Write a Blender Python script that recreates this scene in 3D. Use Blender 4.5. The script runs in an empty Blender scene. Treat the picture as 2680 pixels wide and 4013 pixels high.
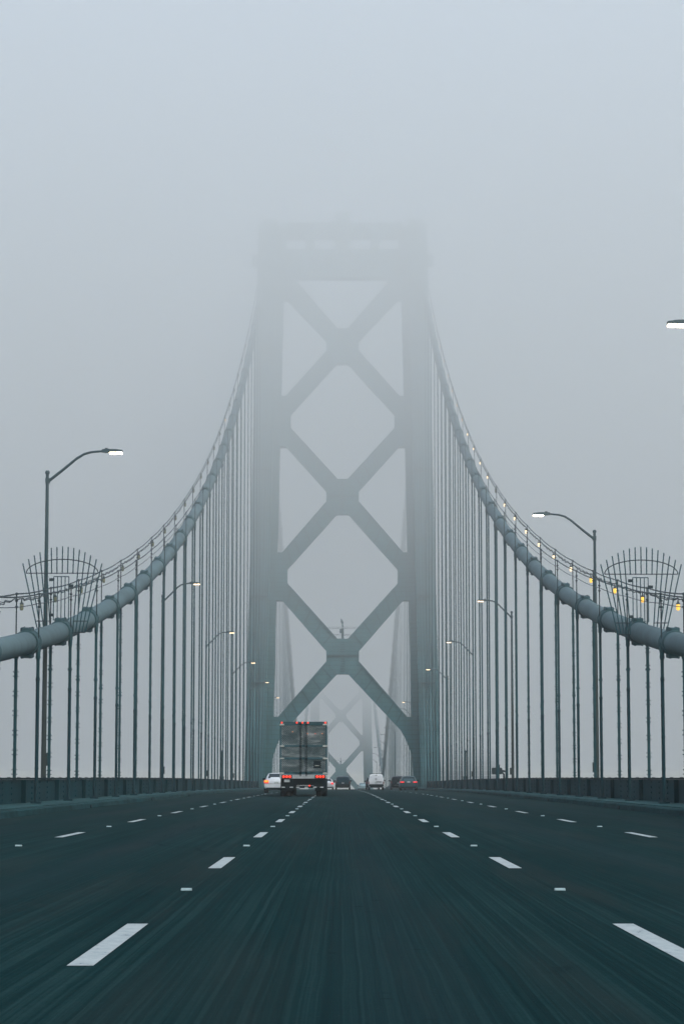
import bpy, math, random
from mathutils import Vector, Matrix
random.seed(7)
scene = bpy.context.scene
COL = scene.collection
PI = math.pi

# ----------------------------------------------------------------------------- helpers
class MB:
    """collects simple shapes and links them as ONE mesh object"""
    def __init__(self):
        self.v, self.f, self.mi = [], [], []
        self.cur = 0
    def _add(self, vs, fs):
        b = len(self.v)
        self.v += [tuple(p) for p in vs]
        for f in fs:
            self.f.append([b + i for i in f]); self.mi.append(self.cur)
        return self
    def box(self, x0, x1, y0, y1, z0, z1):
        vs = [(x, y, z) for z in (z0, z1) for y in (y0, y1) for x in (x0, x1)]
        return self._add(vs, [(0, 2, 3, 1), (4, 5, 7, 6), (0, 1, 5, 4), (2, 6, 7, 3), (0, 4, 6, 2), (1, 3, 7, 5)])
    def bbox(self, x0, x1, y0, y1, z0, z1, r):
        """box whose vertical (z) and horizontal outline along y is chamfered"""
        pts = [(x0 + r, z0), (x1 - r, z0), (x1, z0 + r), (x1, z1 - r), (x1 - r, z1), (x0 + r, z1), (x0, z1 - r), (x0, z0 + r)]
        return self.prism_xz(pts, y0, y1)
    def prism_xz(self, pts, y0, y1):
        n = len(pts)
        vs = [(x, y0, z) for x, z in pts] + [(x, y1, z) for x, z in pts]
        fs = [tuple(range(n)), tuple(range(2 * n - 1, n - 1, -1))]
        fs += [(i, i + n, (i + 1) % n + n, (i + 1) % n) for i in range(n)]
        return self._add(vs, fs)
    def prism_xy(self, pts, z0, z1):
        n = len(pts)
        vs = [(x, y, z0) for x, y in pts] + [(x, y, z1) for x, y in pts]
        fs = [tuple(range(n - 1, -1, -1)), tuple(range(n, 2 * n))]
        fs += [(i, (i + 1) % n, (i + 1) % n + n, i + n) for i in range(n)]
        return self._add(vs, fs)
    def tube(self, pts, r, n=8, caps=True):
        pts = [Vector(p) for p in pts]
        rs = r if isinstance(r, (list, tuple)) else [r] * len(pts)
        vs, fs = [], []
        up = None
        for i, p in enumerate(pts):
            a = pts[max(i - 1, 0)]; b = pts[min(i + 1, len(pts) - 1)]
            d = (b - a).normalized()
            if up is None:
                up = Vector((1, 0, 0)) if abs(d.x) < .8 else Vector((0, 1, 0))
            s = d.cross(up).normalized(); t = s.cross(d).normalized(); up = t
            for k in range(n):
                an = 2 * PI * k / n
                vs.append(p + rs[i] * (math.cos(an) * t + math.sin(an) * s))
        for i in range(len(pts) - 1):
            for k in range(n):
                k2 = (k + 1) % n
                fs.append((i * n + k, i * n + k2, (i + 1) * n + k2, (i + 1) * n + k))
        if caps:
            fs.append(tuple(range(n - 1, -1, -1)))
            m = (len(pts) - 1) * n
            fs.append(tuple(range(m, m + n)))
        return self._add(vs, fs)
    def bar(self, p0, p1, w, h):
        """rectangular bar from p0 to p1"""
        p0, p1 = Vector(p0), Vector(p1)
        d = (p1 - p0).normalized()
        ref = Vector((0, 0, 1)) if abs(d.z) < .9 else Vector((0, 1, 0))
        s = d.cross(ref).normalized() * w / 2; t = s.cross(d).normalized() * h / 2
        vs = [p + a * s + b * t for p in (p0, p1) for b in (-1, 1) for a in (-1, 1)]
        return self._add(vs, [(0, 1, 3, 2), (4, 6, 7, 5), (0, 4, 5, 1), (2, 3, 7, 6), (0, 2, 6, 4), (1, 5, 7, 3)])
    def lathe(self, prof, o=(0, 0, 0), axis='z', n=16):
        """prof = [(radius, along axis)]"""
        vs, fs = [], []
        for r, h in prof:
            for k in range(n):
                a = 2 * PI * k / n
                c, s = r * math.cos(a), r * math.sin(a)
                p = {'z': (c, s, h), 'x': (h, c, s), 'y': (c, h, s)}[axis]
                vs.append((o[0] + p[0], o[1] + p[1], o[2] + p[2]))
        for i in range(len(prof) - 1):
            for k in range(n):
                k2 = (k + 1) % n
                fs.append((i * n + k, i * n + k2, (i + 1) * n + k2, (i + 1) * n + k))
        fs.append(tuple(range(n - 1, -1, -1))); m = (len(prof) - 1) * n
        fs.append(tuple(range(m, m + n)))
        return self._add(vs, fs)
    def loft(self, rings):
        n = len(rings[0]); vs = [p for r in rings for p in r]; fs = []
        for i in range(len(rings) - 1):
            for k in range(n):
                k2 = (k + 1) % n
                fs.append((i * n + k, i * n + k2, (i + 1) * n + k2, (i + 1) * n + k))
        fs.append(tuple(range(n - 1, -1, -1))); m = (len(rings) - 1) * n
        fs.append(tuple(range(m, m + n)))
        return self._add(vs, fs)
    def slab(self, q, d):
        """quad q (4 points) extruded by vector d"""
        q = [Vector(p) for p in q]; d = Vector(d)
        vs = q + [p + d for p in q]
        return self._add(vs, [(0, 1, 2, 3), (7, 6, 5, 4), (0, 4, 5, 1), (1, 5, 6, 2), (2, 6, 7, 3), (3, 7, 4, 0)])
    def sheet(self, q):
        return self._add(q, [(0, 1, 2, 3)])
    def build(self, name, mats, parent=None, smooth=35, loc=None):
        import bmesh
        me = bpy.data.meshes.new(name)
        me.from_pydata(self.v, [], self.f)
        if not isinstance(mats, (list, tuple)): mats = [mats]
        for m in mats: me.materials.append(m)
        for p, i in zip(me.polygons, self.mi): p.material_index = i
        bm = bmesh.new(); bm.from_mesh(me)
        bmesh.ops.recalc_face_normals(bm, faces=bm.faces)
        bm.to_mesh(me); bm.free()
        if smooth:
            for p in me.polygons: p.use_smooth = True
            me.set_sharp_from_angle(angle=math.radians(smooth))
        o = bpy.data.objects.new(name, me)
        COL.objects.link(o)
        if parent is not None: o.parent = parent
        if loc is not None: o.location = loc
        return o

def tag(o, label=None, cat=None, group=None, kind=None):
    if label: o['label'] = label
    if cat: o['category'] = cat
    if group: o['group'] = group
    if kind: o['kind'] = kind
    return o
def thing(name, label, cat, loc=(0, 0, 0), rz=0, group=None):
    o = bpy.data.objects.new(name, None)
    o.empty_display_size = .3
    COL.objects.link(o); o.location = loc; o.rotation_euler = (0, 0, rz)
    return tag(o, label, cat, group)
def copy_tree(o, parent=None):
    c = o.copy(); COL.objects.link(c)
    if parent is not None: c.parent = parent
    for ch in list(o.children): copy_tree(ch, c)
    return c
ORD = ['first', 'second', 'third', 'fourth', 'fifth', 'sixth', 'seventh', 'eighth', 'ninth', 'tenth', 'eleventh', 'twelfth', 'thirteenth', 'fourteenth', 'fifteenth', 'sixteenth']

# ----------------------------------------------------------------------------- materials
class NT:
    def __init__(self, name):
        self.m = bpy.data.materials.new(name); self.m.use_nodes = True
        self.t = self.m.node_tree; self.b = self.t.nodes['Principled BSDF']
        self.out = self.t.nodes['Material Output']
    def n(self, typ, **kw):
        nd = self.t.nodes.new(typ)
        for k, v in kw.items():
            if k in nd.inputs: nd.inputs[k].default_value = v
            else: setattr(nd, k, v)
        return nd
    def l(self, a, b): self.t.links.new(a, b)
    def pos(self, scale=(1, 1, 1), kind='pos'):
        if kind == 'pos': s = self.n('ShaderNodeNewGeometry').outputs['Position']
        else: s = self.n('ShaderNodeTexCoord').outputs['Object']
        mp = self.n('ShaderNodeMapping'); mp.inputs['Scale'].default_value = scale
        self.l(s, mp.inputs['Vector']); return mp.outputs['Vector']
    def noise(self, vec, scale=1, detail=4, rough=.6, dist=0):
        nd = self.n('ShaderNodeTexNoise'); nd.inputs['Scale'].default_value = scale
        nd.inputs['Detail'].default_value = detail; nd.inputs['Roughness'].default_value = rough
        nd.inputs['Distortion'].default_value = dist
        self.l(vec, nd.inputs['Vector']); return nd.outputs['Fac']
    def ramp(self, fac, stops):
        r = self.n('ShaderNodeValToRGB'); e = r.color_ramp.elements
        while len(e) < len(stops): e.new(.5)
        for el, (p, c) in zip(e, stops):
            el.position = p; el.color = (*c, 1) if len(c) == 3 else c
        self.l(fac, r.inputs['Fac']); return r.outputs['Color']
    def mix(self, fac, a, b, mode='MIX'):
        m = self.n('ShaderNodeMix'); m.data_type = 'RGBA'; m.blend_type = mode
        for s, i in ((fac, 0), (a, 6), (b, 7)):
            if isinstance(s, (int, float)): m.inputs[i].default_value = s
            elif isinstance(s, tuple): m.inputs[i].default_value = (*s, 1) if len(s) == 3 else s
            else: self.l(s, m.inputs[i])
        return m.outputs[2]
    def math(self, op, a, b=0):
        m = self.n('ShaderNodeMath'); m.operation = op
        for s, i in ((a, 0), (b, 1)):
            if isinstance(s, (int, float)): m.inputs[i].default_value = s
            else: self.l(s, m.inputs[i])
        return m.outputs[0]
    def bump(self, h, strength=.3, dist=.02):
        b = self.n('ShaderNodeBump'); b.inputs['Strength'].default_value = strength
        b.inputs['Distance'].default_value = dist
        self.l(h, b.inputs['Height']); self.l(b.outputs['Normal'], self.b.inputs['Normal'])

def plain(name, c, rough=.5, metal=0., var=.15, scale=6, spec=.3):
    t = NT(name)
    f = t.noise(t.pos((1, 1, 1), 'obj'), scale, 5)
    lo = tuple(x * (1 - var) for x in c); hi = tuple(min(1, x * (1 + var)) for x in c)
    t.l(t.ramp(f, [(.3, lo), (.7, hi)]), t.b.inputs['Base Color'])
    t.b.inputs['Roughness'].default_value = rough; t.b.inputs['Metallic'].default_value = metal
    t.b.inputs['Specular IOR Level'].default_value = spec
    return t.m
def emit(name, c, s):
    t = NT(name)
    t.b.inputs['Base Color'].default_value = (*[min(1, x * .6) for x in c], 1)
    t.b.inputs['Emission Color'].default_value = (*c, 1); t.b.inputs['Emission Strength'].default_value = s
    try: t.m.cycles.emission_sampling = 'NONE'
    except Exception: pass
    return t.m
def steel(name, c, rust=(.10, .075, .055), amount=.5, streak=1.0, lines=0., spec=.08, rough=.7):
    """painted bridge steel: soft blotches, vertical run-off streaks, plate seams"""
    t = NT(name)
    f = t.noise(t.pos((.35, .35, .35)), 1, 5)
    lo = tuple(x * .78 for x in c); hi = tuple(x * 1.16 for x in c)
    col = t.ramp(f, [(.3, lo), (.7, hi)])
    st = t.noise(t.pos((3.2, 3.2, .12)), 1, 5, .65)
    col = t.mix(t.math('MULTIPLY', t.ramp(st, [(.5, (0, 0, 0)), (.75, (1, 1, 1))]), .55 * streak), col, tuple(x * .5 for x in c))
    sp = t.noise(t.pos((2.2, 2.2, .9)), 1.6, 8, .75)
    col = t.mix(t.math('MULTIPLY', t.ramp(sp, [(.6, (0, 0, 0)), (.72, (1, 1, 1))]), amount), col, rust)
    if lines:
        w = t.n('ShaderNodeTexWave'); w.wave_type = 'BANDS'; w.bands_direction = 'Z'
        w.inputs['Scale'].default_value = lines; w.inputs['Distortion'].default_value = .0
        t.l(t.n('ShaderNodeNewGeometry').outputs['Position'], w.inputs['Vector'])
        lf = t.ramp(w.outputs['Fac'], [(.0, (1, 1, 1)), (.12, (0, 0, 0))])
        col = t.mix(t.math('MULTIPLY', lf, .6), col, tuple(x * .55 for x in c))
    t.l(col, t.b.inputs['Base Color'])
    t.b.inputs['Roughness'].default_value = rough
    t.b.inputs['Specular IOR Level'].default_value = spec
    t.bump(t.noise(t.pos((6, 6, 6)), 1, 4), .15, .01)
    return t.m

M = {}
TEAL = (.088, .135, .143)
M['tower'] = steel('tower_paint', (.050, .150, .165), amount=.4, lines=.55)
M['tower_plain'] = steel('tower_paint_plain', (.080, .185, .205), amount=.2)  # no seam lines; paler tone gives the leg strips painted relief shading
M['seam'] = steel('seam_plate_paint', (.020, .085, .098), amount=.4)
M['cable'] = steel('cable_wrap_paint', (.085, .140, .155), rust=(.10, .11, .11), amount=.8, streak=.8, rough=.6)
M['band'] = steel('cable_band_paint', (.050, .105, .118), amount=.4)
M['rope'] = steel('rope_paint', (.028, .088, .102), amount=.5, streak=.5)
M['sleeve'] = steel('sleeve_paint', (.012, .045, .056), rust=(.06, .05, .04), amount=.5)
M['parapet'] = steel('parapet_paint', (.002, .036, .046), rust=(.008, .02, .026), amount=.5, streak=.8)
M['rail'] = steel('parapet_rail_paint', (.006, .026, .034), amount=.3)
M['wire'] = plain('dark_wire', (.014, .034, .040), .6)
M['black'] = plain('black_rubber', (.004, .014, .018), .9, spec=.05)
M['dark'] = plain('dark_chassis', (.004, .015, .020), .8, spec=.05)
M['glass_dark'] = plain('dark_glass', (.004, .018, .024), .15, spec=.2)
M['chrome'] = plain('chrome', (.45, .5, .52), .25, 1.)
M['white_paint'] = plain('white_car_paint', (.62, .66, .68), .25, var=.05)
M['teal_paint'] = plain('dark_teal_car_paint', (.006, .050, .068), .3, var=.08, spec=.12)
M['grey_paint'] = plain('grey_car_paint', (.030, .070, .080), .3, .1, var=.08, spec=.2)
M['silver_paint'] = plain('pale_teal_car_paint', (.24, .36, .38), .3, .2, var=.05)
M['black_paint'] = plain('black_car_paint', (.004, .024, .032), .3, var=.08, spec=.12)
M['plate'] = plain('licence_plate', (.42, .46, .46), .5)
M['tail_off'] = plain('tail_lamp_plastic', (.16, .03, .03), .3)
M['tail_on'] = emit('tail_lamp_lit', (1., .03, .03), .36)
M['tail_bright'] = emit('brake_lamp_lit', (1., .03, .03), .4)
M['amber'] = emit('turn_lamp_lit', (1., .36, .03), .4)
M['marker'] = emit('marker_lamp_lit', (1., .05, .02), .38)
M['marker_dim'] = emit('marker_lamp_amber', (1., .32, .10), .22)
M['street_lit'] = emit('street_lamp_led', (1., .80, .52), 5.)
M['street_far'] = emit('street_lamp_led_dim', (1., .72, .44), .95)
M['bulb'] = emit('cable_lamp_glass_lit', (1., .55, .09), .38)
M['bulb_far'] = emit('cable_lamp_glass_white', (1., .76, .48), .45)
M['bulb_off'] = plain('cable_lamp_glass', (.22, .23, .15), .35)
M['lampcap'] = plain('cable_lamp_cap', (.022, .045, .05), .5)
M['pole'] = None
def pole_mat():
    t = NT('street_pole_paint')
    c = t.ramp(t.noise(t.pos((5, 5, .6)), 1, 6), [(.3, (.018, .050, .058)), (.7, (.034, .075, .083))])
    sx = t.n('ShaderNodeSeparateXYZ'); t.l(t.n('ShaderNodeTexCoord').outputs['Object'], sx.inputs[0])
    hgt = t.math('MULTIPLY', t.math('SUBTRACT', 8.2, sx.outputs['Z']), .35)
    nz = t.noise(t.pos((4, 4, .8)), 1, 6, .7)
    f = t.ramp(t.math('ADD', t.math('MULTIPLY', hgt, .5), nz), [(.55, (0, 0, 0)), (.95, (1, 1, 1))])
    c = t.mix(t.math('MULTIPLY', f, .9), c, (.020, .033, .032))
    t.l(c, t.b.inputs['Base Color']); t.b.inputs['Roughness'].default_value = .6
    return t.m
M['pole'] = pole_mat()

def road_mat():
    t = NT('worn_grooved_asphalt')
    # ground streaks along the driving direction, wandering a little
    wob = t.noise(t.pos((.15, .16, .1)), 1, 3)
    geo = t.n('ShaderNodeNewGeometry').outputs['Position']
    sx = t.n('ShaderNodeSeparateXYZ'); t.l(geo, sx.inputs[0])
    xx = t.math('ADD', sx.outputs['X'], t.math('MULTIPLY', wob, .06))
    def comb(sx_, sy_):
        cb = t.n('ShaderNodeCombineXYZ')
        t.l(t.math('MULTIPLY', xx, sx_), cb.inputs['X']); t.l(t.math('MULTIPLY', sx.outputs['Y'], sy_), cb.inputs['Y'])
        return cb.outputs[0]
    fine = t.ramp(t.noise(comb(34, .035), 1, 4, .6), [(.38, (.15,) * 3), (.62, (.85,) * 3)])
    mid = t.noise(comb(5.2, .012), 1, 4, .6)
    big = t.noise(t.pos((.5, .055, 1)), 1, 5, .6)
    grit = t.noise(t.pos((26, 9, 20)), 1, 6, .8)
    blot = t.noise(t.pos((.9, .28, 1)), 1, 6, .65)
    s = t.math('ADD', t.math('MULTIPLY', fine, .66), t.math('MULTIPLY', mid, .4))
    s = t.math('ADD', s, t.math('MULTIPLY', big, .7))
    s = t.math('ADD', s, t.math('MULTIPLY', blot, .45))
    s = t.math('ADD', s, t.math('MULTIPLY', grit, .7))
    s = t.math('MULTIPLY', s, .345)
    col = t.ramp(s, [(.36, (.0010, .0120, .0140)), (.50, (.0040, .0215, .0235)), (.64, (.0130, .0370, .0390))])
    # brown-grey tint patches
    tint = t.noise(t.pos((1.2, .06, 1)), 1, 4)
    col = t.mix(t.math('MULTIPLY', t.ramp(tint, [(.48, (0, 0, 0)), (.66, (1, 1, 1))]), .4), col, (.020, .028, .028))
    # oil-darkened strip down the middle of each lane
    ln = t.math('ABSOLUTE', t.math('SUBTRACT', t.math('FRACT', t.math('DIVIDE', t.math('ADD', sx.outputs['X'], 8.73 + 34.9), 3.49)), .5))
    oil = t.ramp(t.math('ADD', ln, t.math('MULTIPLY', t.math('SUBTRACT', big, .5), .25)), [(.02, (1, 1, 1)), (.17, (0, 0, 0))])
    col = t.mix(t.math('MULTIPLY', oil, .35), col, (.012, .026, .031))
    # transverse deck joints
    jf = t.math('ABSOLUTE', t.math('SUBTRACT', t.math('FRACT', t.math('DIVIDE', t.math('ADD', sx.outputs['Y'], t.math('ADD', 6.2 + 274.3, t.math('MULTIPLY', t.noise(t.pos((.5, .2, 1)), 1, 3), .35))), 27.432)), .5))
    jn = t.ramp(jf, [(.0, (1, 1, 1)), (.0035, (0, 0, 0))])
    jw = t.ramp(t.noise(t.pos((.45, .02, 1)), 1, 3), [(.42, (0, 0, 0)), (.58, (1, 1, 1))])
    col = t.mix(t.math('MULTIPLY', t.math('MULTIPLY', jn, jw), .75), col, (.008, .018, .022))
    # sealed cracks
    vo = t.n('ShaderNodeTexVoronoi'); vo.feature = 'DISTANCE_TO_EDGE'; vo.inputs['Scale'].default_value = 1.
    wv = t.n('ShaderNodeVectorMath'); wv.operation = 'ADD'
    nz = t.n('ShaderNodeTexNoise'); nz.inputs['Scale'].default_value = 1.5; nz.inputs['Detail'].default_value = 4; t.l(t.pos((1, .5, 1)), nz.inputs['Vector'])
    t.l(t.pos((.42, .045, 1)), wv.inputs[0]); sc_ = t.n('ShaderNodeVectorMath'); sc_.operation = 'SCALE'; sc_.inputs['Scale'].default_value = .16
    t.l(nz.outputs['Color'], sc_.inputs[0]); t.l(sc_.outputs[0], wv.inputs[1]); t.l(wv.outputs[0], vo.inputs['Vector'])
    ck = t.ramp(vo.outputs['Distance'], [(.0, (1, 1, 1)), (.007, (0, 0, 0))])
    cm = t.ramp(t.noise(t.pos((.5, .07, 1)), 1, 3), [(.52, (0, 0, 0)), (.6, (1, 1, 1))])
    col = t.mix(t.math('MULTIPLY', t.math('MULTIPLY', ck, cm), .7), col, (.001, .008, .011))
    # oil drips and gravel flecks
    vd = t.n('ShaderNodeTexVoronoi'); vd.inputs['Scale'].default_value = 2.4; t.l(t.pos((1, .8, 1)), vd.inputs['Vector'])
    dp = t.ramp(t.math('ADD', vd.outputs['Distance'], t.math('MULTIPLY', ln, .45)), [(.09, (1, 1, 1)), (.16, (0, 0, 0))])
    col = t.mix(t.math('MULTIPLY', dp, .55), col, (.001, .007, .010))
    fk = t.ramp(t.noise(t.pos((30, 30, 30)), 1, 2), [(.70, (0, 0, 0)), (.76, (1, 1, 1))])
    col = t.mix(t.math('MULTIPLY', fk, .35), col, (.06, .09, .092))
    t.l(col, t.b.inputs['Base Color'])
    t.l(t.ramp(s, [(.38, (.8,) * 3), (.64, (.95,) * 3)]), t.b.inputs['Roughness'])
    t.b.inputs['Specular IOR Level'].default_value = .008
    t.bump(t.math('ADD', t.math('MULTIPLY', fine, .6), t.math('MULTIPLY', grit, .5)), .35, .012)
    return t.m
M['road'] = road_mat()
def paint_mat():
    t = NT('worn_lane_paint')
    f = t.noise(t.pos((9, 3.5, 5)), 1, 8, .75)
    c = t.ramp(f, [(.33, (.02, .05, .055)), (.40, (.25, .30, .31)), (.7, (.37, .42, .42))])
    sc = t.noise(t.pos((2.5, 9, 1)), 1, 5, .6, .6)
    c = t.mix(t.math('MULTIPLY', t.ramp(sc, [(.62, (0, 0, 0)), (.69, (1, 1, 1))]), .45), c, (.12, .14, .145))
    t.l(c, t.b.inputs['Base Color']); t.b.inputs['Roughness'].default_value = .75
    return t.m
M['lane'] = paint_mat()
def concrete(name, c, streak=.5):
    t = NT(name)
    a = t.noise(t.pos((1.4, .5, 2)), 1, 6, .65); b = t.noise(t.pos((18, 18, 18)), 1, 4, .7)
    s = t.math('ADD', t.math('MULTIPLY', a, .7), t.math('MULTIPLY', b, .3))
    col = t.ramp(s, [(.34, tuple(x * .5 for x in c)), (.52, c), (.68, tuple(x * 1.35 for x in c))])
    d = t.noise(t.pos((2, 1.6, .5)), 1, 6, .7)
    col = t.mix(t.math('MULTIPLY', t.ramp(d, [(.55, (0, 0, 0)), (.68, (1, 1, 1))]), streak), col, tuple(x * .3 for x in c))
    t.l(col, t.b.inputs['Base Color']); t.b.inputs['Roughness'].default_value = .9; t.b.inputs['Specular IOR Level'].default_value = .03
    t.bump(s, .3, .01)
    return t.m
M['kerb'] = concrete('kerb_concrete', (.014, .048, .054))
M['walk'] = concrete('walkway_concrete', (.026, .072, .078), .4)
M['block'] = concrete('building_concrete', (.20, .22, .23), .2)
M['slab'] = concrete('building_slab', (.40, .43, .44), .1)

# ----------------------------------------------------------------------------- the deck's profile
def dz(y):
    e = max(0., y - 450.)
    return -5.6e-6 * y * y - 3.3e-5 * e * e + .09 * math.exp(-((y - 165.) / 85.) ** 2)
XK = 8.92          # kerb face
XI, XC, XO = 9.93, 10.28, 10.63     # inner rope, cable, outer rope
PITCH, Y0 = 9.144, 68.0 - 5 * 9.144
def hangY(n): return 68.0 + PITCH * n
YT1, YT2, DT2 = 301., 902., -12.2
YA = 604.          # anchorage
def cable_z(y):
    if y <= YT1: return 2.42 + .000728 * (y - 14.0) ** 2
    top = 2.42 + .000728 * (YT1 - 14.0) ** 2
    if y <= YA:
        s = (y - YT1) / (YA - YT1)
        return top + s * (1.2 - top) - 26. * s * (1 - s) * .25
    top2 = top + DT2
    s = (y - YA) / (YT2 - YA)
    return 1.2 + s * (top2 - 1.2) - 26. * s * (1 - s) * .25

def strip(name, prof, y0, y1, step, mat, kind='structure', smooth=0, parent=None):
    """closed (x, z) profile swept along the deck line"""
    m = MB(); n = max(1, round((y1 - y0) / step)); rings = []
    for i in range(n + 1):
        y = y0 + (y1 - y0) * i / n
        rings.append([(x, y, z + dz(y)) for x, z in prof])
    m.loft(rings)
    o = m.build(name, mat, parent, smooth)
    if kind: o['kind'] = kind
    return o

strip('road', [(-XK - .3, -.25), (XK + .3, -.25), (XK + .3, 0), (-XK - .3, 0)], -12, 960, 6, M['road'])
strip('bridge_deck', [(-11.3, -1.6), (11.3, -1.6), (11.3, -.256), (-11.3, -.256)], -12, 960, 6, M['tower_plain'])
for s in (-1, 1):
    strip('kerb', [(s * XK, -.2), (s * (XK + .05), .15), (s * (XK + .09), .185), (s * (XK + .33), .185), (s * (XK + .33), -.2)], -12, 760, 6, M['kerb'])
    strip('walkway', [(s * (XK + .335), -.24), (s * (XK + .335), .215), (s * 10.75, .25), (s * 10.75, -.24)], -12, 760, 6, M['walk'])
    d = MB()
    for k in range(9):
        y = (53.5 if s > 0 else 57.) + 27.4 * k
        d.prism_xz([(s * (XK - .004), dz(y) + .004), (s * (XK + .03), dz(y) + .11), (s * (XK + .1), dz(y) + .11), (s * (XK + .1), dz(y) + .004)], y, y + .45)
    tag(d.build('kerb_drain', M['dark'], None, 0), kind='structure')

# lane markings: four dashed lines
m = MB()
LINES = [-5.275, -1.775, 1.715, 5.205]
for x in LINES:
    for k in range(-1, 32):
        ya = 13.75 + 14.63 * k
        if ya < 8 and abs(x) > 3: continue
        z = lambda y: dz(y) + .004
        m.sheet([(x - .075, ya, z(ya)), (x + .075, ya, z(ya)), (x + .075, ya + 3.9, z(ya + 3.9)), (x - .075, ya + 3.9, z(ya + 3.9))])
tag(m.build('lane_markings', M['lane'], None, 0), kind='structure')
# raised reflective markers, one half-way between dashes
rm = MB()
rm.loft([[(-w, y, -.01), (w, y, -.01), (w * .92, y, h), (-w * .92, y, h)] for w, y, h in ((.052, -.05, .002), (.052, -.028, .017), (.052, .028, .017), (.052, .05, .002))])
M['marker_body'] = plain('pavement_marker', (.24, .33, .34), .45)
side = ['far left lane line', 'lane line left of centre', 'lane line right of centre', 'far right lane line']
first = None
for li, x in enumerate(LINES):
    for k in range(10):
        y = 22.9 + 14.63 * k
        if abs((x + .32) / y) > .145: continue
        idx = k if li in (1, 2) else k - 1
        if idx < 0: idx = 0
        if first is None:
            o = first = rm.build('pavement_marker', M['marker_body'], None, 30)
        else:
            o = first.copy(); COL.objects.link(o)
        o.location = (x + .02, y, dz(y) + .004)
        tag(o, f'{ORD[idx]} nearest raised white pavement marker on the {side[li]}', 'road marker', 'raised pavement markers between the lane dashes')

# ----------------------------------------------------------------------------- parapets
for s in (-1, 1):
    nm = 'left' if s < 0 else 'right'
    t = thing('parapet_wall', f'dark teal riveted steel parapet wall along the {nm} edge of the deck', 'parapet', (s * 10.5, 0, 0))
    sec = MB(); y0, y1 = 20., 760.
    rings = []
    n = 125
    for i in range(n + 1):
        y = y0 + (y1 - y0) * i / n; z = dz(y)
        rings.append([(-.02 * s, y, z + .2), (.02 * s, y, z + .2), (.02 * s, y, z + .985), (-.02 * s, y, z + .985)])
    sec.loft(rings)
    # rivet heads and plate laps
    y = 50.
    while y < 150:
        for dx in (1.2, 3.2, 5.3, 7.4):
            for zz in (.36, .54, .72, .90):
                yy = 68.0 - 2 * PITCH + (y - 50.) + dx
                sec.lathe([(.045, 0), (.038, -s * .022), (.015, -s * .03)], (-s * .02, yy, dz(yy) + zz), 'x', 6)
        y += PITCH
    sec.build('plate', M['parapet'], t, 0)
    tr = MB(); rings = []
    for i in range(n + 1):
        y = y0 + (y1 - y0) * i / n; z = dz(y)
        rings.append([(-.07, y, z + .988), (.07, y, z + .988), (.07, y, z + 1.045), (-.07, y, z + 1.045)])
    tr.loft(rings)
    tr.build('top_rail', M['rail'], t, 0)
    bb = MB()
    yy = 52.
    while yy < 160:
        bb.box(-.045, .045, yy, yy + .16, dz(yy) + 1.04, dz(yy) + 1.062); yy += 2.286
    bb.build('rail_bolts', M['rail'], t, 0)
    for k in range(-2, 26):
        p = MB(); y = hangY(k); z = dz(y)
        p.box(-s * .09 - .07, -s * .09 + .07, y + .62, y + .86, z + .23, z + .98)
        p.build('post', M['parapet'], t, 0)

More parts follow.
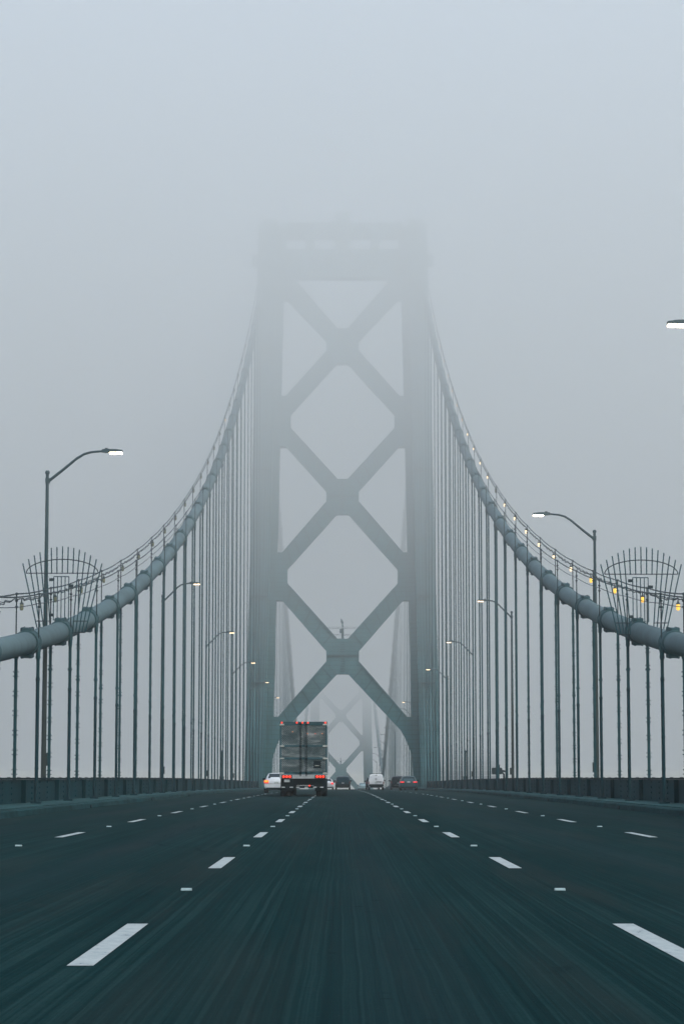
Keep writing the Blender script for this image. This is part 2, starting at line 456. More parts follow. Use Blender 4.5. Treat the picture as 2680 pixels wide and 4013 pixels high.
# ----------------------------------------------------------------------------- towers
def Wd(z): return 10.82 + (59.73 - z) * .0215
def Id(z): return 7.49 + (59.73 - z) * .0213
def tower(Y, D, label, detail=True):
    T = thing('bridge_tower', label, 'bridge tower', (0, Y, D))
    yb0, yb1 = -1.0, 1.0
    zb = -14.
    for s in (-1, 1):
        lg = MB()
        def leg(zl, zh, a, b, y0, y1):
            vs = []
            for z in (zl, zh):
                xo, xi = s * (Wd(z) - a), s * (Id(z) + b)
                vs.append([(xo, y0, z), (xi, y0, z), (xi, y1, z), (xo, y1, z)])
            lg.loft(vs)
        leg(zb, 70.2, 0, 0, -1.35, 2.4)
        leg(zb, 70.2, .18, .82, -3.0, -1.352)
        leg(zb, 70.2, .18, .82, 2.402, 4.0)
        leg(70.202, 71.2, .6, 1.1, -1.0, 2.0)
        lo = lg.build('leg', M['tower'], T, 0)
        # raised vertical stiffener strips, access platforms on the face of the leg
        st = MB()
        for q, w in ((.30, .09), (.62, .05), (.98, .11), (1.42, .05), (1.82, .09), (2.14, .05)):
            for z0_, z1_ in ((zb, 23.), (23.4, 42.5), (43.2, 63.)):
                rr = []
                for z in (z0_, z1_):
                    xo = s * (Wd(z) - .18 - q * .95)
                    rr.append([(xo - w, -3.13, z), (xo + w, -3.13, z), (xo + w, -3.0, z), (xo - w, -3.0, z)])
                st.loft(rr)
        st.build('stiffener_strips', M['tower_plain'], lo, 0)  # paler paint stands in for light and shade on the ribbed face
        if detail:
            for zc in (12.6, 23.2, 39.0):
                dk = MB()
                x0, x1 = s * (Wd(zc) - .45), s * (Id(zc) + 1.1)
                dk.box(min(x0, x1), max(x0, x1), -3.55, -3.14, zc, zc + .06)
                for q in range(4):
                    dk.box(min(x0, x1), max(x0, x1), -3.55, -3.50, zc + .3 + .28 * q, zc + .34 + .28 * q)
                dk.build('platform', M['band'], lo, 0)
            bk = MB()
            bk.box(*sorted((s * 11.35, s * 10.6)), -2.4, -1.4, 65.0, 66.3)
            bk.build('saddle_bracket', M['tower_plain'], lo, 0)
    XN = [(55.0, 2.2), (35.93, 2.2), (15.97, 2.18)]
    GX = [(60.98, None), (45.43, 3.2, 6.52, 7.0), (25.9, 3.0, 6.88, 7.42), (5.9, 2.6, 0, 0)]
    for i, (zc, hh) in enumerate(XN):
        g = MB()
        g.prism_xz([(-.75, zc + hh), (.75, zc + hh), (2.02, zc + .74), (2.02, zc - .74), (.75, zc - hh), (-.75, zc - hh), (-2.02, zc - .74), (-2.02, zc + .74)], yb0, yb1)
        g.build('gusset', M['tower'], T, 0)
        if detail and i >= 1:
            ld = MB()
            for q in range(13):
                z = zc - 1.9 + .3 * q
                if abs(z - zc) < .25: continue
                ld.box(-.28, .28, yb0 - .05, yb0 - .004, z, z + .1)
            for z in (zc - .12, zc, zc + .14):
                ld.box(-2.0, 2.0, yb0 - .07, yb0 - .006, z, z + .05)
            ld.build('plate_seams', M['seam'], T, 0)
    # diagonal braces, drawn corner to corner between gussets
    def brace(s, a, b, c, d):
        seam = MB()
        for u in (.09, .30, .52, .74, .91):
            p = [a[i] + (b[i] - a[i]) * u for i in (0, 1)]; q = [d[i] + (c[i] - d[i]) * u for i in (0, 1)]
            seam.bar((s * p[0], yb0 + .06, p[1]), (s * q[0], yb0 + .06, q[1]), .10, .14)
        g = MB(); g.prism_xz([(s * x, z) for x, z in (a, b, c, d)], yb0 + .1, yb1 - .1)
        # lips along both edges of the box member
        for p, q in ((a, b), (d, c)):
            g.bar((s * p[0], yb0 + .02, p[1]), (s * q[0], yb0 + .02, q[1]), .14, .16)
        mid = [((a[0] + b[0]) / 2 * 1.0, (a[1] + b[1]) / 2), ((c[0] + d[0]) / 2, (c[1] + d[1]) / 2)]
        g.bar((s * mid[0][0], yb0 + .07, mid[0][1]), (s * mid[1][0], yb0 + .07, mid[1][1]), .07, .14)
        bo_ = g.build('brace', M['tower'], T, 0)
        seam.build('plate_seams', M['seam'], bo_, 0)
    for s in (-1, 1):
        # upper node to the head of the tower
        brace(s, (2.02, 55.74), (6.94, 60.98), (5.73, 63.0), (.75, 57.2))
        for i in range(3):
            zc, hh = XN[i]
            if i < 2:
                zg, gh, gi, gx = GX[i + 1]
                brace(s, (2.02, zc - .74), (gx, zg + gh), (gi, zg + .95), (.75, zc - hh))
                zc2, hh2 = XN[i + 1]
                brace(s, (2.02, zc2 + .74), (gx, zg - gh), (gi, zg - .95), (.75, zc2 + hh2))
                g = MB()
                xl = Id(zg) + .3
                g.prism_xz([(s * xl, zg + gh), (s * gx, zg + gh), (s * gi, zg + .95), (s * gi, zg - .95), (s * gx, zg - gh), (s * xl, zg - gh)], yb0 - .02, yb1 + .02)
                g.build('gusset', M['tower'], T, 0)
            else:
                brace(s, (2.02, zc - .74), (7.85, 8.5), (7.15, 6.95), (.75, zc - hh))
                g = MB(); pts = [(Id(8) + .9, 8.5), (7.85, 8.5), (7.15, 6.95), (7.65, 6.1), (8.1, 5.1), (8.42, 4.2), (8.62, 3.4), (Id(3.4) + .9, 3.4)]
                g.prism_xz([(s * x, z) for x, z in pts], yb0 - .02, yb1 + .02)
                g.build('gusset', M['tower'], T, 0)
        g = MB()
        g.prism_xz([(s * (Id(62) + .2), 63.75), (s * 5.73, 63.75), (s * 5.73, 63.0), (s * 6.94, 60.98), (s * (Id(61) + .2), 60.98)], yb0, yb1)
        g.build('gusset', M['tower'], T, 0)
    bm_ = MB()
    W = Id(68) + .25
    bm_.box(-W, W, yb0 - .3, yb1 + .3, 63.752, 67.3)
    bm_.box(-W, W, yb0 - .3, yb1 + .3, 69.0, 70.7)
    for a, b in ((-W, -7.1), (-4.66, -3.53), (-.97, .97), (3.53, 4.66), (7.1, W)):
        bm_.box(a, b, yb0 - .3, yb1 + .3, 67.302, 68.998)
    bm_.box(-.95, .95, yb0, yb1, 70.702, 72.2)
    bm_.build('portal_beam', M['tower'], T, 0)
    return T
tower(YT1, 0, 'tall grey steel bridge tower with X braces, its top lost in fog, straddling the road')
tower(YT2, DT2, 'pale distant bridge tower seen through the lower braces of the near tower', False)

# navigation beacon with guard wires on the low brace node of the near tower
def beacon(Y, D, label):
    b = thing('beacon', label, 'beacon', (0, Y, D + 15.97 + 2.18))
    p = MB(); p.tube([(0, 0, 0), (0, 0, 1.35)], .15, 10); p.box(-.36, -.12, -.14, .14, .75, 1.25); p.build('post', M['band'], b)
    l_ = MB(); l_.lathe([(.06, 1.35), (.06, 1.55), (.14, 1.56), (.12, 1.62), (.05, 1.8)], n=10)
    l_.tube([(0, 0, 1.75), (-.05, 0, 2.1), (-.2, 0, 2.55)], [.05, .15, .03], 8); l_.build('lamp', M['band'], b)
    w = MB()
    for z, x in ((1.45, 2.05), (1.28, 1.9), (.55, 1.35), (.38, 1.2)):
        w.tube([(-x, -.6, z), (x, -.6, z)], .018, 5)
    w.build('guard_wire', M['wire'], b)
beacon(YT1, 0, 'small beacon post with guard wires on the lowest brace node of the near tower')
beacon(YT2, DT2, 'tiny beacon post on the brace node of the distant tower')

# ----------------------------------------------------------------------------- main cables
def cable(s, y0, y1, label, near, group=None):
    C = thing('main_cable', label, 'bridge cable', (s * XC, 0, 0), 0, group)
    m_ = MB(); pts = []
    n = int((y1 - y0) / 3)
    for i in range(n + 1):
        y = y0 + (y1 - y0) * i / n; pts.append((0, y, cable_z(y)))
    m_.tube(pts, .355, 20 if near else 10); m_.build('strand', M['cable'], C, 60)
    return C
def frame_at(y):
    e = .5
    d = Vector((0, 2 * e, cable_z(y + e) - cable_z(y - e))).normalized()
    nrm = Vector((0, -d.z, d.y))
    return Vector((0, y, cable_z(y))), d, nrm
def band(parent, y, near):
    p, d, nr = frame_at(y); sx = Vector((1, 0, 0))
    b = MB()
    n = 18 if near else 10
    prof = [(-.48, .37), (-.47, .41), (-.36, .415), (-.35, .395), (.35, .395), (.36, .415), (.47, .41), (.48, .37)]
    rings = []
    for a, r in prof:
        rings.append([p + a * d + r * (math.cos(2 * PI * k / n) * nr + math.sin(2 * PI * k / n) * sx) for k in range(n)])
    b.loft(rings)
    # bolted flanges on top and underneath (the clamp halves)
    for q in (1, -1):
        c = p + nr * q * .40
        pts = [(-.46, -.10), (-.38, -.17), (.38, -.17), (.46, -.10), (.46, .10), (.38, .17), (-.38, .17), (-.46, .10)]
        ring = lambda h: [c + a * d + w * sx + nr * q * h for a, w in pts]
        b.loft([ring(-.10), ring(.045), ring(.075)])
        if near:
            for a in (-.36, -.12, .12, .36):
                for w in (-.13, .13):
                    b.tube([c + a * d + w * sx + nr * q * .07, c + a * d + w * sx + nr * q * .095], .025, 6)
    # rope saddle groove
    for w in (-1, 1):
        b.tube([p + sx * w * .36 - Vector((0, 0, .30)), p + sx * w * .36 - Vector((0, 0, .02))], .075, 8)
    b.build('cable_band', M['band'], parent, 40)
def hand(parent, side_x, ys, zoff, r, name='hand_rope', sag=.05, wave=0, nper=6):
    pts = []
    for i in range(len(ys) - 1):
        a, b = ys[i], ys[i + 1]
        for k in range(nper):
            u = k / nper; y = a + (b - a) * u
            za = cable_z(a) + zoff; zb_ = cable_z(b) + zoff
            z = za + (zb_ - za) * u - sag * 4 * u * (1 - u)
            pts.append((side_x + (wave * math.sin(y * 5.3) if wave else 0), y, z + (wave * math.sin(y * 6.1 + side_x) if wave else 0)))
    m_ = MB(); m_.tube(pts, r, 5); return m_.build(name, M['wire'], parent)

STN = 1.56          # stanchion height above the cable's axis
NH = 25
CAB = {}
for s in (-1, 1):
    nm = 'left' if s < 0 else 'right'
    C = CAB[s] = cable(s, 42., YT1 - 2., f'thick grey {nm} main cable sweeping up to the near tower', True)
    for k in range(-2, NH): band(C, hangY(k), k < 10)
    for k in range(-2, NH):
        y = hangY(k)
        for w in (-1, 1):
            z = cable_z(y)
            q = MB(); q.tube([(w * .36, y, z - .1), (w * .36, y, z + STN + .04)], .022, 6)
            if k < 12:
                for zz in (STN, STN - .22, STN - .42): q.lathe([(.02, -.035), (.05, -.02), (.05, .02), (.02, .035)], (w * .36, y, z + zz), 'z', 8)
            q.build('stanchion', M['wire'], C)
    ys = [hangY(k) for k in range(-2, NH + 1)]
    for w in (-1, 1): hand(C, w * .36, ys, STN, .024)
    # festoon wire that carries the lamps, draped below the outer hand rope
    f = hand(C, s * .36 - s * .02, ys, STN - .15, .020, 'festoon_wire', .12, .035, 14)
    hand(C, s * .36 - s * .02, ys, STN - .17, .016, 'festoon_wire', .04, .03, 14)
    hh_ = hand(C, -s * .36, ys, STN - .30, .013, 'hand_rope', .05)
cap = MB(); cap.lathe([(.018, .16), (.03, .06), (.035, .04), (.075, .0), (.085, -.03), (.06, -.035)], n=12)
glb = MB(); glb.lathe([(.058, -.03), (.072, -.06), (.07, -.2), (.055, -.245), (.02, -.26)], n=12)
cap0 = cap.build('cap', M['lampcap']); gl0 = glb.build('globe', M['bulb'])
capd, globed = cap0.data, gl0.data
bpy.data.objects.remove(cap0); bpy.data.objects.remove(gl0)
gm = {}
for key in ('bulb', 'bulb_far', 'bulb_off'):
    gm[key] = globed.copy(); gm[key].materials.clear(); gm[key].materials.append(M[key])
for s in (-1, 1):
    nm = 'left' if s < 0 else 'right'
    idx = 0
    for k in range(0, NH):
        y = hangY(k) + (1.1 if k < 3 else .75); z = cable_z(y) + STN - .33
        if s < 0: key = 'bulb_off' if k != 16 else 'bulb_far'
        else: key = 'bulb' if k < 5 else 'bulb_far'
        if s > 0 and k in (11, 22): key = 'bulb_off'
        st = {'bulb': 'glowing yellow', 'bulb_far': 'small glowing white', 'bulb_off': 'unlit tan'}[key]
        if idx < 14: lab = f'{st} cable lamp, {ORD[idx]} from the near end of the {nm} cable'
        elif s < 0 and k == 16: lab = 'the one glowing cable lamp high on the left cable'
        else: lab = f'{st} cable lamp high on the {nm} cable near the tower'
        if s > 0 and k == 22: lab = 'unlit tan cable lamp high on the right cable near the tower'
        o = thing('cable_lamp', lab, 'lamp', (s * (XC + .34), y, z), 0, f'lamps strung along the {nm} main cable')
        sc = .88
        o.scale = (sc,) * 3
        for nme, me in (('cap', capd), ('globe', gm[key])):
            c = bpy.data.objects.new(nme, me); COL.objects.link(c); c.parent = o
        idx += 1
# side-span cables beyond the near tower, and those coming down from the far tower
for s in (-1, 1):
    nm = 'left' if s < 0 else 'right'
    C2 = cable(s, YT1 + 3, YA, f'hazy {nm} side span cable falling from the near tower beyond its legs', False)
    for k in range(27, 59):
        if hangY(k) < YA - 6: band(C2, hangY(k), False)
    ys = [hangY(k) for k in range(26, 59) if hangY(k) < YA]
    for w in (-1, 1): hand(C2, w * .36, ys, STN, .03, nper=2)
    C3 = cable(s, YA + 2, YT2 - 3, f'faint {nm} cable rising to the distant tower', False)
    for k in range(60, 91): band(C3, hangY(k), False)
    for w in (-1, 1): hand(C3, w * .36, [hangY(k) for k in range(59, 91)], STN, .05, nper=2)

# ----------------------------------------------------------------------------- suspenders
for s in (-1, 1):
    nm = 'left' if s < 0 else 'right'
    vis = 0
    for k in range(-1 if s < 0 else 0, NH):
        y = hangY(k)
        if s > 0 and k == 0: continue
        zt = cable_z(y); zb_ = dz(y) + .24
        gname = f'suspender ropes under the {nm} main cable'
        if vis < 14: lab = f'{ORD[vis]} suspender from the near end under the {nm} main cable'
        else: lab = f'thin suspender in the dense row under the {nm} cable beside the near tower'
        o = thing('suspender', lab, 'bridge suspender', (s * XC, y, zb_), 0, gname)
        vis += 1
        H = zt - zb_
        r = .027
        for name, x0, low in (('inner_rope', -s * .35, 3.85), ('outer_rope', s * .35, -.4)):
            if low > H - .4: low = H - .5
            rp = MB()
            for q in (-.027, .027):
                rp.tube([(x0 + q, 0, low), (x0 + q, 0, H - .1)], r, 6)
            if name == 'outer_rope' and k < 9 and H > 2:
                z = .9
                while z < H - .6:
                    rp.box(x0 - .085, x0 + .085, -.05, .05, z, z + .03); rp.box(x0 - .085, x0 + .085, -.05, .05, z + .14, z + .17); z += .62
            if k < 12:
                rp.box(x0 - .072, x0 + .072, -.06, .06, min(H - .5, 4.6), min(H - .5, 4.6) + .08)
                rp.lathe([(.05, H - .55), (.072, H - .5), (.072, H - .3), (.05, H - .25)], (x0, 0, 0), 'z', 8)
            rp.build(name, M['rope'], o)
        if H > 4.6:
            sl = MB(); sl.lathe([(.058, 0), (.058, 3.95), (.05, 4.0)], (-s * .35, 0, 0), 'z', 12)
            for z in (1.05, 2.05, 3.05): sl.lathe([(.058, z), (.064, z + .02), (.064, z + .06), (.058, z + .08)], (-s * .35, 0, 0), 'z', 12)
            sl.lathe([(.058, 3.86), (.070, 3.88), (.070, 3.95), (.05, 3.99)], (-s * .35, 0, 0), 'z', 12)
            sl.box(-s * .35 - .16, -s * .35 + .16, -.14, .14, -.02, .05)
            sl.build('sleeve', M['sleeve'], o)
for s in (-1, 1):
    nm = 'left' if s < 0 else 'right'
    for k in range(27, 57):
        y = hangY(k); zt = cable_z(y); zb_ = dz(y) + .24
        if zt - zb_ < 1.5: continue
        q = MB()
        for x0 in (-s * .35, s * .35):
            q.tube([(x0, 0, 0), (x0, 0, zt - zb_ - .1)], .038, 6)
        o = q.build('suspender', M['rope'], None, loc=(s * XC, y, zb_))
        tag(o, f'hazy suspender beyond the near tower under the {nm} side span cable', 'bridge suspender', f'suspenders beyond the near tower on the {nm}')

# climbing guards: fan-shaped gates clamped round each cable
def fan_gate(s):
    nm = 'left' if s < 0 else 'right'
    y = 86.6 if s < 0 else 85.0
    o = thing('cable_gate', f'fan shaped rod gate guarding the {nm} main cable', 'climbing guard', (s * XC, y, cable_z(y)))
    zt = {}
    M_ = M['rope']
    # fifteen rods that spread upwards; the five middle ones stop above the door
    for i in range(15):
        u = (i - 7) / 7.
        xt = u * 1.42
        xb = u * .98 if abs(i - 7) > 2 else xt
        if abs(i - 7) > 2: xb = math.copysign(.40 + (abs(i - 7) - 3) / 4. * .44, u)
        top = 3.05 - .62 * abs(u) ** 1.9
        bot = -.05 if abs(i - 7) > 2 else 2.06
        if abs(i - 7) <= 2: xb = xt * .94
        q = MB(); q.tube([(xb, 0, bot), (xt, 0, top)], .021, 6); q.build('rod', M_, o)
    h = MB(); h.tube([(-1.29, -.03, 2.08), (1.29, -.03, 2.08)], .018, 6); h.build('crossbar', M['wire'], o)
    a = MB(); a.tube([(1.29 * math.cos(t), -.03, 2.08 + .50 * math.sin(t)) for t in [PI * k / 24 for k in range(25)]], .018, 6); a.build('arch', M['wire'], o)
    for w in (-1, 1):
        b = MB(); b.tube([(w * .40, -.03, .36), (w * .91, -.03, .36)], .018, 6); b.build('crossbar', M['wire'], o)
        b = MB(); b.tube([(w * .40, -.03, -.05), (w * .84, -.03, -.05)], .018, 6); b.build('crossbar', M['wire'], o)
    d = MB()
    x0, x1, z0, z1 = -.30, .24, .40, 1.96
    d.tube([(x0, 0, z0), (x1, 0, z0)], .018, 6); d.tube([(x0, 0, z1), (x1, 0, z1)], .018, 6)
    for k in range(5):
        x = x0 + (x1 - x0) * k / 4; d.tube([(x, 0, z0), (x, 0, z1)], .017, 6)
    dd = d.build('door', M_, o)
    for w, z in ((-.38, 1.85), (-.38, .58), (.32, 1.63)):
        p = MB(); p.box(w - .085, w + .085, -.03, .03, z - .05, z + .05); p.build('hinge' if w < 0 else 'latch', M['wire'], dd)
for s in (-1, 1): fan_gate(s)

# ----------------------------------------------------------------------------- street lamps
def street_lamp_meshes():
    p = MB(); p.tube([(0, 0, 0), (0, 0, 11.98)], [.10, .058], 12); p.lathe([(.085, 11.95), (.085, 12.02), (.05, 12.07)], n=10)
    p.box(-.07, .1, -.06, .06, 11.6, 11.78)
    p.lathe([(.24, -.02), (.24, .06), (.13, .1), (.12, .35), (.1, .4)], n=12)
    p.box(.06, .2, -.07, .07, 1.3, 1.75)
    a = MB(); a.tube([(.05, 0, 11.68), (.55, 0, 12.08), (1.05, 0, 12.5), (1.32, 0, 12.67), (1.6, 0, 12.75), (2.06, 0, 12.79)], [.055, .052, .048, .045, .043, .04], 10)
    h = MB()
    h.loft([[(x, -w, 12.79 - d_), (x, w, 12.79 - d_), (x, w * .8, 12.79 + u), (x, -w * .8, 12.79 + u)] for x, w, d_, u in ((1.98, .07, .05, .06), (2.14, .13, .06, .07), (2.5, .16, .055, .06), (2.74, .13, .04, .03))])
    h.box(2.1, 2.2, -.04, .04, 12.85, 12.90)
    l_ = MB(); l_.bbox(2.27, 2.485, -.13, .13, 12.682, 12.738, .015); l_.bbox(2.505, 2.73, -.12, .12, 12.685, 12.742, .015)
    return [x.build('tmp', M['pole'] if i < 3 else M['street_lit']) for i, x in enumerate((p, a, h, l_))]
pm = street_lamp_meshes()
meshes = [o.data for o in pm]
for o in pm: bpy.data.objects.remove(o)
lens_far = meshes[3].copy(); lens_far.materials.clear(); lens_far.materials.append(M['street_far'])
lens_off = meshes[3].copy(); lens_off.materials.clear(); lens_off.materials.append(plain('street_lamp_lens', (.3, .32, .32), .3))
LL = [88., 146., 194., 242., 288., 338.]
RL = [62.8, 107.5, 160., 207., 256., 306., 356., 386.] + [503.5 + 49.5 * k for k in range(6)]
for s, ys in ((-1, LL), (1, RL)):
    nm = 'left' if s < 0 else 'right'
    for i, y in enumerate(ys):
        if s > 0 and i == 0: lab = 'glowing street lamp head entering at the right edge of the photo'
        elif i < 6: lab = f'tall curved arm street lamp, {ORD[i]} along the {nm} side of the deck'
        else: lab = f'distant street lamp in the row beyond the near tower on the {nm}'
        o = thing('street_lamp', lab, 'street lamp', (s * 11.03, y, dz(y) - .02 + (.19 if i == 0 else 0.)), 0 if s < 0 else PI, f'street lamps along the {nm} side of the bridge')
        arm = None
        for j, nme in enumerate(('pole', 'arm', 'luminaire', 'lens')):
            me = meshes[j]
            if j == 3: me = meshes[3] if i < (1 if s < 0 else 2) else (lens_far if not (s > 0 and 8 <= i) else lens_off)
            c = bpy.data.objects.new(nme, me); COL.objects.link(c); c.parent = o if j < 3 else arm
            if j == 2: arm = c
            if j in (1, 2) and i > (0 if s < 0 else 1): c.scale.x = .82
# small posts and a box on the parapets
for s in (-1, 1):
    nm = 'left' if s < 0 else 'right'
    o = thing('short_post', f'short dark pole standing behind the {nm} parapet near the tower', 'post', (s * 11.0, 220, dz(220)))
    q = MB(); q.tube([(0, 0, -.2), (0, 0, 3.6)], .09, 8); q.lathe([(.12, 3.5), (.12, 3.62), (.06, 3.7)], n=8); q.build('pole', M['wire'], o)
    q = MB(); q.box(-.2, .2, -.15, .15, .9, 1.35); q.build('junction_box', M['wire'], o)
o = thing('signal_unit', 'dark equipment box on a post behind the right parapet', 'equipment', (11.0, 175, dz(175)))
q = MB(); q.tube([(0, 0, -.2), (0, 0, 1.5)], .13, 8); q.tube([(.45, 0, -.2), (.45, 0, 1.35), (.3, 0, 1.5), (0, 0, 1.52)], .07, 8); q.build('post', M['wire'], o)
q = MB(); q.bbox(-.42, .32, -.2, .2, 1.35, 1.82, .06); q.box(.0, .16, -.1, .1, 1.82, 2.05); q.tube([(.3, -.05, 1.6), (.62, -.05, 1.55)], .07, 8); q.build('housing', M['wire'], o)

# ----------------------------------------------------------------------------- vehicles
def ring(y, zb, zbelt, ztop, w, wt):
    R = [(w * .86, zb), (w * .97, zb + .10), (w, zb + .28), (w, zbelt - .14), (w * .965, zbelt), (wt + (w * .965 - wt) * .12, max(zbelt + .005, ztop - .10)), (wt * .93, max(zbelt + .01, ztop - .03)), (wt * .6, max(zbelt + .015, ztop))]
    return [(x, y, z) for x, z in R] + [(-x, y, z) for x, z in reversed(R)]
def wheel(parent, x, y, r, w, rim):
    s = 1 if x > 0 else -1
    wl = bpy.data.objects.new('wheel', None); COL.objects.link(wl); wl.parent = parent; wl.location = (x, y, r)
    t_ = MB(); t_.lathe([(r * .62, -w / 2), (r * .93, -w / 2), (r, -w * .36), (r, w * .36), (r * .93, w / 2), (r * .62, w / 2)], (0, 0, 0), 'x', 20); t_.build('tyre', M['black'], wl)
    c = MB(); c.lathe([(r * .6, s * (w / 2 + .006)), (r * .55, s * w * .38), (r * .2, s * w * .42), (r * .12, s * w * .5)], (0, 0, 0), 'x', 12); c.build('rim', rim, wl)
def car(name, label, cat, X, Y, spec, paint, rear_lit=None, turn=False):
    o = thing(name, label, cat, (X, Y, dz(Y + 2)))
    o.rotation_euler = (math.atan((dz(Y + 4) - dz(Y)) / 4), 0, 0)
    w = spec['w'] / 2; b = MB(); rs = [ring(y, zb, zl, zt, w * k, w * kt) for y, zb, zl, zt, k, kt in spec['st']]
    b.loft(rs); b.build('body', paint, o, 40)
    # windows as slabs lying on the body
    def pane(nme, ya, za, yb, zb_, wa, wb_, mat=M['glass_dark'], par=o):
        n = Vector((0, -(zb_ - za), (yb - ya))).normalized()
        if nme == 'windscreen': n = -n
        q = MB(); q.slab([(-wa, ya, za), (wa, ya, za), (wb_, yb, zb_), (-wb_, yb, zb_)], n * .022)
        return q.build(nme, mat, par, 0)
    rw = spec['rear']  # belt y z -> roof y z
    if rw: pane('rear_window', *rw[:4], w * rw[4], w * rw[5])
    ws = spec['front']; pane('windscreen', ws[0], ws[1], ws[2], ws[3], w * .8, w * .62)
    for s in (-1, 1):
        sw = spec['side']; zl, zt = sw[2], sw[3]
        xa = s * (w * .965); xb = s * (w * sw[4])
        q = MB(); q.slab([(xa, sw[0], zl + .03), (xa, sw[1], zl + .03), (xb, sw[1] - sw[5], zt), (xb, sw[0] + sw[6], zt)], (s * .018, 0, .004)); q.build('side_window', M['glass_dark'], o, 0)
    bp = MB(); z0 = spec['bz']
    bp.bbox(-w * .95, w * .95, -.10, .12, z0, z0 + .26, .06)
    bpo = bp.build('bumper', paint if not spec.get('dark_bumper') else M['dark'], o, 40)
    lv = MB(); lv.bbox(-w * .80, w * .80, -.07, .10, z0 - .12, z0 - .002, .03); lv.build('valance', M['dark'], o, 40)
    tl = spec['tail']
    for s in (-1, 1):
        q = MB(); x0, x1 = sorted((s * w * tl[0], s * w * tl[1]))
        q.bbox(x0, x1, tl[4] - .05, tl[4] + .12, tl[2], tl[3], min(.05, (tl[3] - tl[2]) * .3))
        lo = q.build('tail_light', M[rear_lit] if rear_lit else M['tail_off'], o, 40)
        if turn and s < 0:
            q = MB(); q.bbox(x0 + .02, x1 - .03, tl[4] - .08, tl[4] - .052, tl[2] + .08, tl[3] - .02, .03); q.build('turn_signal', M['amber'], lo, 40)
    q = MB(); q.box(-.16, .16, spec['py'] - .03, spec['py'] + .02, spec['pz'], spec['pz'] + .16); q.build('licence_plate', M['plate'], o, 0)
    for s in (-1, 1):
        q = MB(); q.bbox(*sorted((s * (w * .96), s * (w + .20))), spec['my'], spec['my'] + .1, spec['mz'], spec['mz'] + .17, .04); q.build('mirror', M['dark'] if spec.get('dark_mirror', True) else paint, o, 40)
    r = spec['r']
    for s in (-1, 1):
        for y in spec['wy']: wheel(o, s * (w - .11), y, r, .22, M['chrome'])
    return o, w
SEDAN = dict(w=1.84, st=[(0, .42, .80, .88, .90, .80), (.10, .32, .93, 1.0, .97, .80), (.55, .24, .95, 1.04, 1., .80), (.80, .24, .95, 1.10, 1., .79), (1.45, .22, .94, 1.43, 1., .72), (2.1, .22, .93, 1.48, 1., .72), (2.75, .22, .92, 1.43, 1., .72), (3.55, .22, .90, 1.0, 1., .80), (4.4, .26, .78, .84, .97, .80), (4.75, .36, .66, .70, .86, .75)],
             rear=(.80, 1.07, 1.42, 1.41, .70, .60), front=(3.5, 1.03, 2.82, 1.42), side=(1.25, 3.2, .95, 1.38, .74, .55, .35), bz=.40, tail=(.62, .99, .72, .95, .02), py=-.02, pz=.66, my=3.05, mz=.94, r=.33, wy=(.95, 3.75))
SUV = dict(w=1.92, st=[(0, .44, .98, 1.05, .92, .82), (.10, .34, 1.04, 1.15, .97, .80), (.28, .28, 1.06, 1.60, 1., .77), (.55, .26, 1.06, 1.72, 1., .75), (1.6, .26, 1.05, 1.76, 1., .76), (2.6, .26, 1.04, 1.70, 1., .75), (3.5, .26, 1.02, 1.10, 1., .82), (4.5, .30, .92, .98, .97, .82), (4.75, .42, .80, .84, .88, .78)],
           rear=(.10, 1.10, .38, 1.62, .76, .66), front=(3.42, 1.10, 2.66, 1.67), side=(.7, 3.2, 1.06, 1.62, .79, .5, .1), bz=.46, tail=(.80, .99, .82, 1.08, .02), py=-.01, pz=.78, my=3.05, mz=1.06, r=.36, wy=(.95, 3.75), dark_bumper=True)
CROSS = dict(w=1.90, st=[(0, .40, .88, .95, .92, .82), (.10, .32, .98, 1.06, .98, .80), (.30, .26, 1.0, 1.22, 1., .77), (.75, .24, 1.0, 1.50, 1., .70), (1.5, .24, .99, 1.57, 1., .71), (2.6, .24, .97, 1.50, 1., .71), (3.5, .24, .95, 1.04, 1., .82), (4.4, .28, .84, .90, .97, .82), (4.65, .40, .72, .76, .88, .78)],
             rear=(.20, 1.10, .66, 1.45, .72, .60), front=(3.42, 1.05, 2.7, 1.48), side=(.9, 3.2, .99, 1.45, .74, .5, .25), bz=.42, tail=(.50, .97, .86, .96, .02), py=.0, pz=.84, my=3.0, mz=1.0, r=.35, wy=(.9, 3.65), dark_bumper=False)
VAN = dict(w=1.86, st=[(0, .44, 1.10, 1.70, .96, .80), (.06, .36, 1.14, 1.83, .985, .80), (.35, .32, 1.14, 1.88, 1., .80), (1.5, .30, 1.14, 1.90, 1., .80), (2.9, .30, 1.12, 1.86, 1., .80), (3.6, .30, 1.06, 1.16, 1., .84), (4.3, .34, .92, .98, .97, .84), (4.55, .44, .80, .84, .88, .8)],
           rear=None, front=(3.5, 1.14, 2.98, 1.8), side=(2.5, 3.35, 1.14, 1.74, .83, .4, .0), bz=.44, tail=(.88, .995, .70, 1.05, .0), py=-.02, pz=.80, my=3.1, mz=1.08, r=.33, wy=(.85, 3.5), dark_bumper=True)
car('car', 'white sedan with amber turn signal half hidden by the trailer truck', 'car', -5.02, 180, SEDAN, M['white_paint'], 'tail_on', True)
o, w = car('car', 'white sedan with glowing red brake lights just right of the truck', 'car', -2.10, 326, SEDAN, M['white_paint'], 'tail_bright')
o, w = car('suv', 'dark teal sport utility vehicle alone in the centre lane', 'suv', .04, 308, SUV, M['teal_paint'])
car('car', 'tiny pale teal car dropping over the crest left of the white van', 'car', 4.55, 520, CROSS, M['silver_paint'])
car('suv', 'black sport utility vehicle peeking out behind the white van', 'suv', 4.18, 334, SUV, M['black_paint'])
vo, w = car('van', 'white cargo van with windowless rear doors', 'van', 3.97, 289, VAN, M['white_paint'])
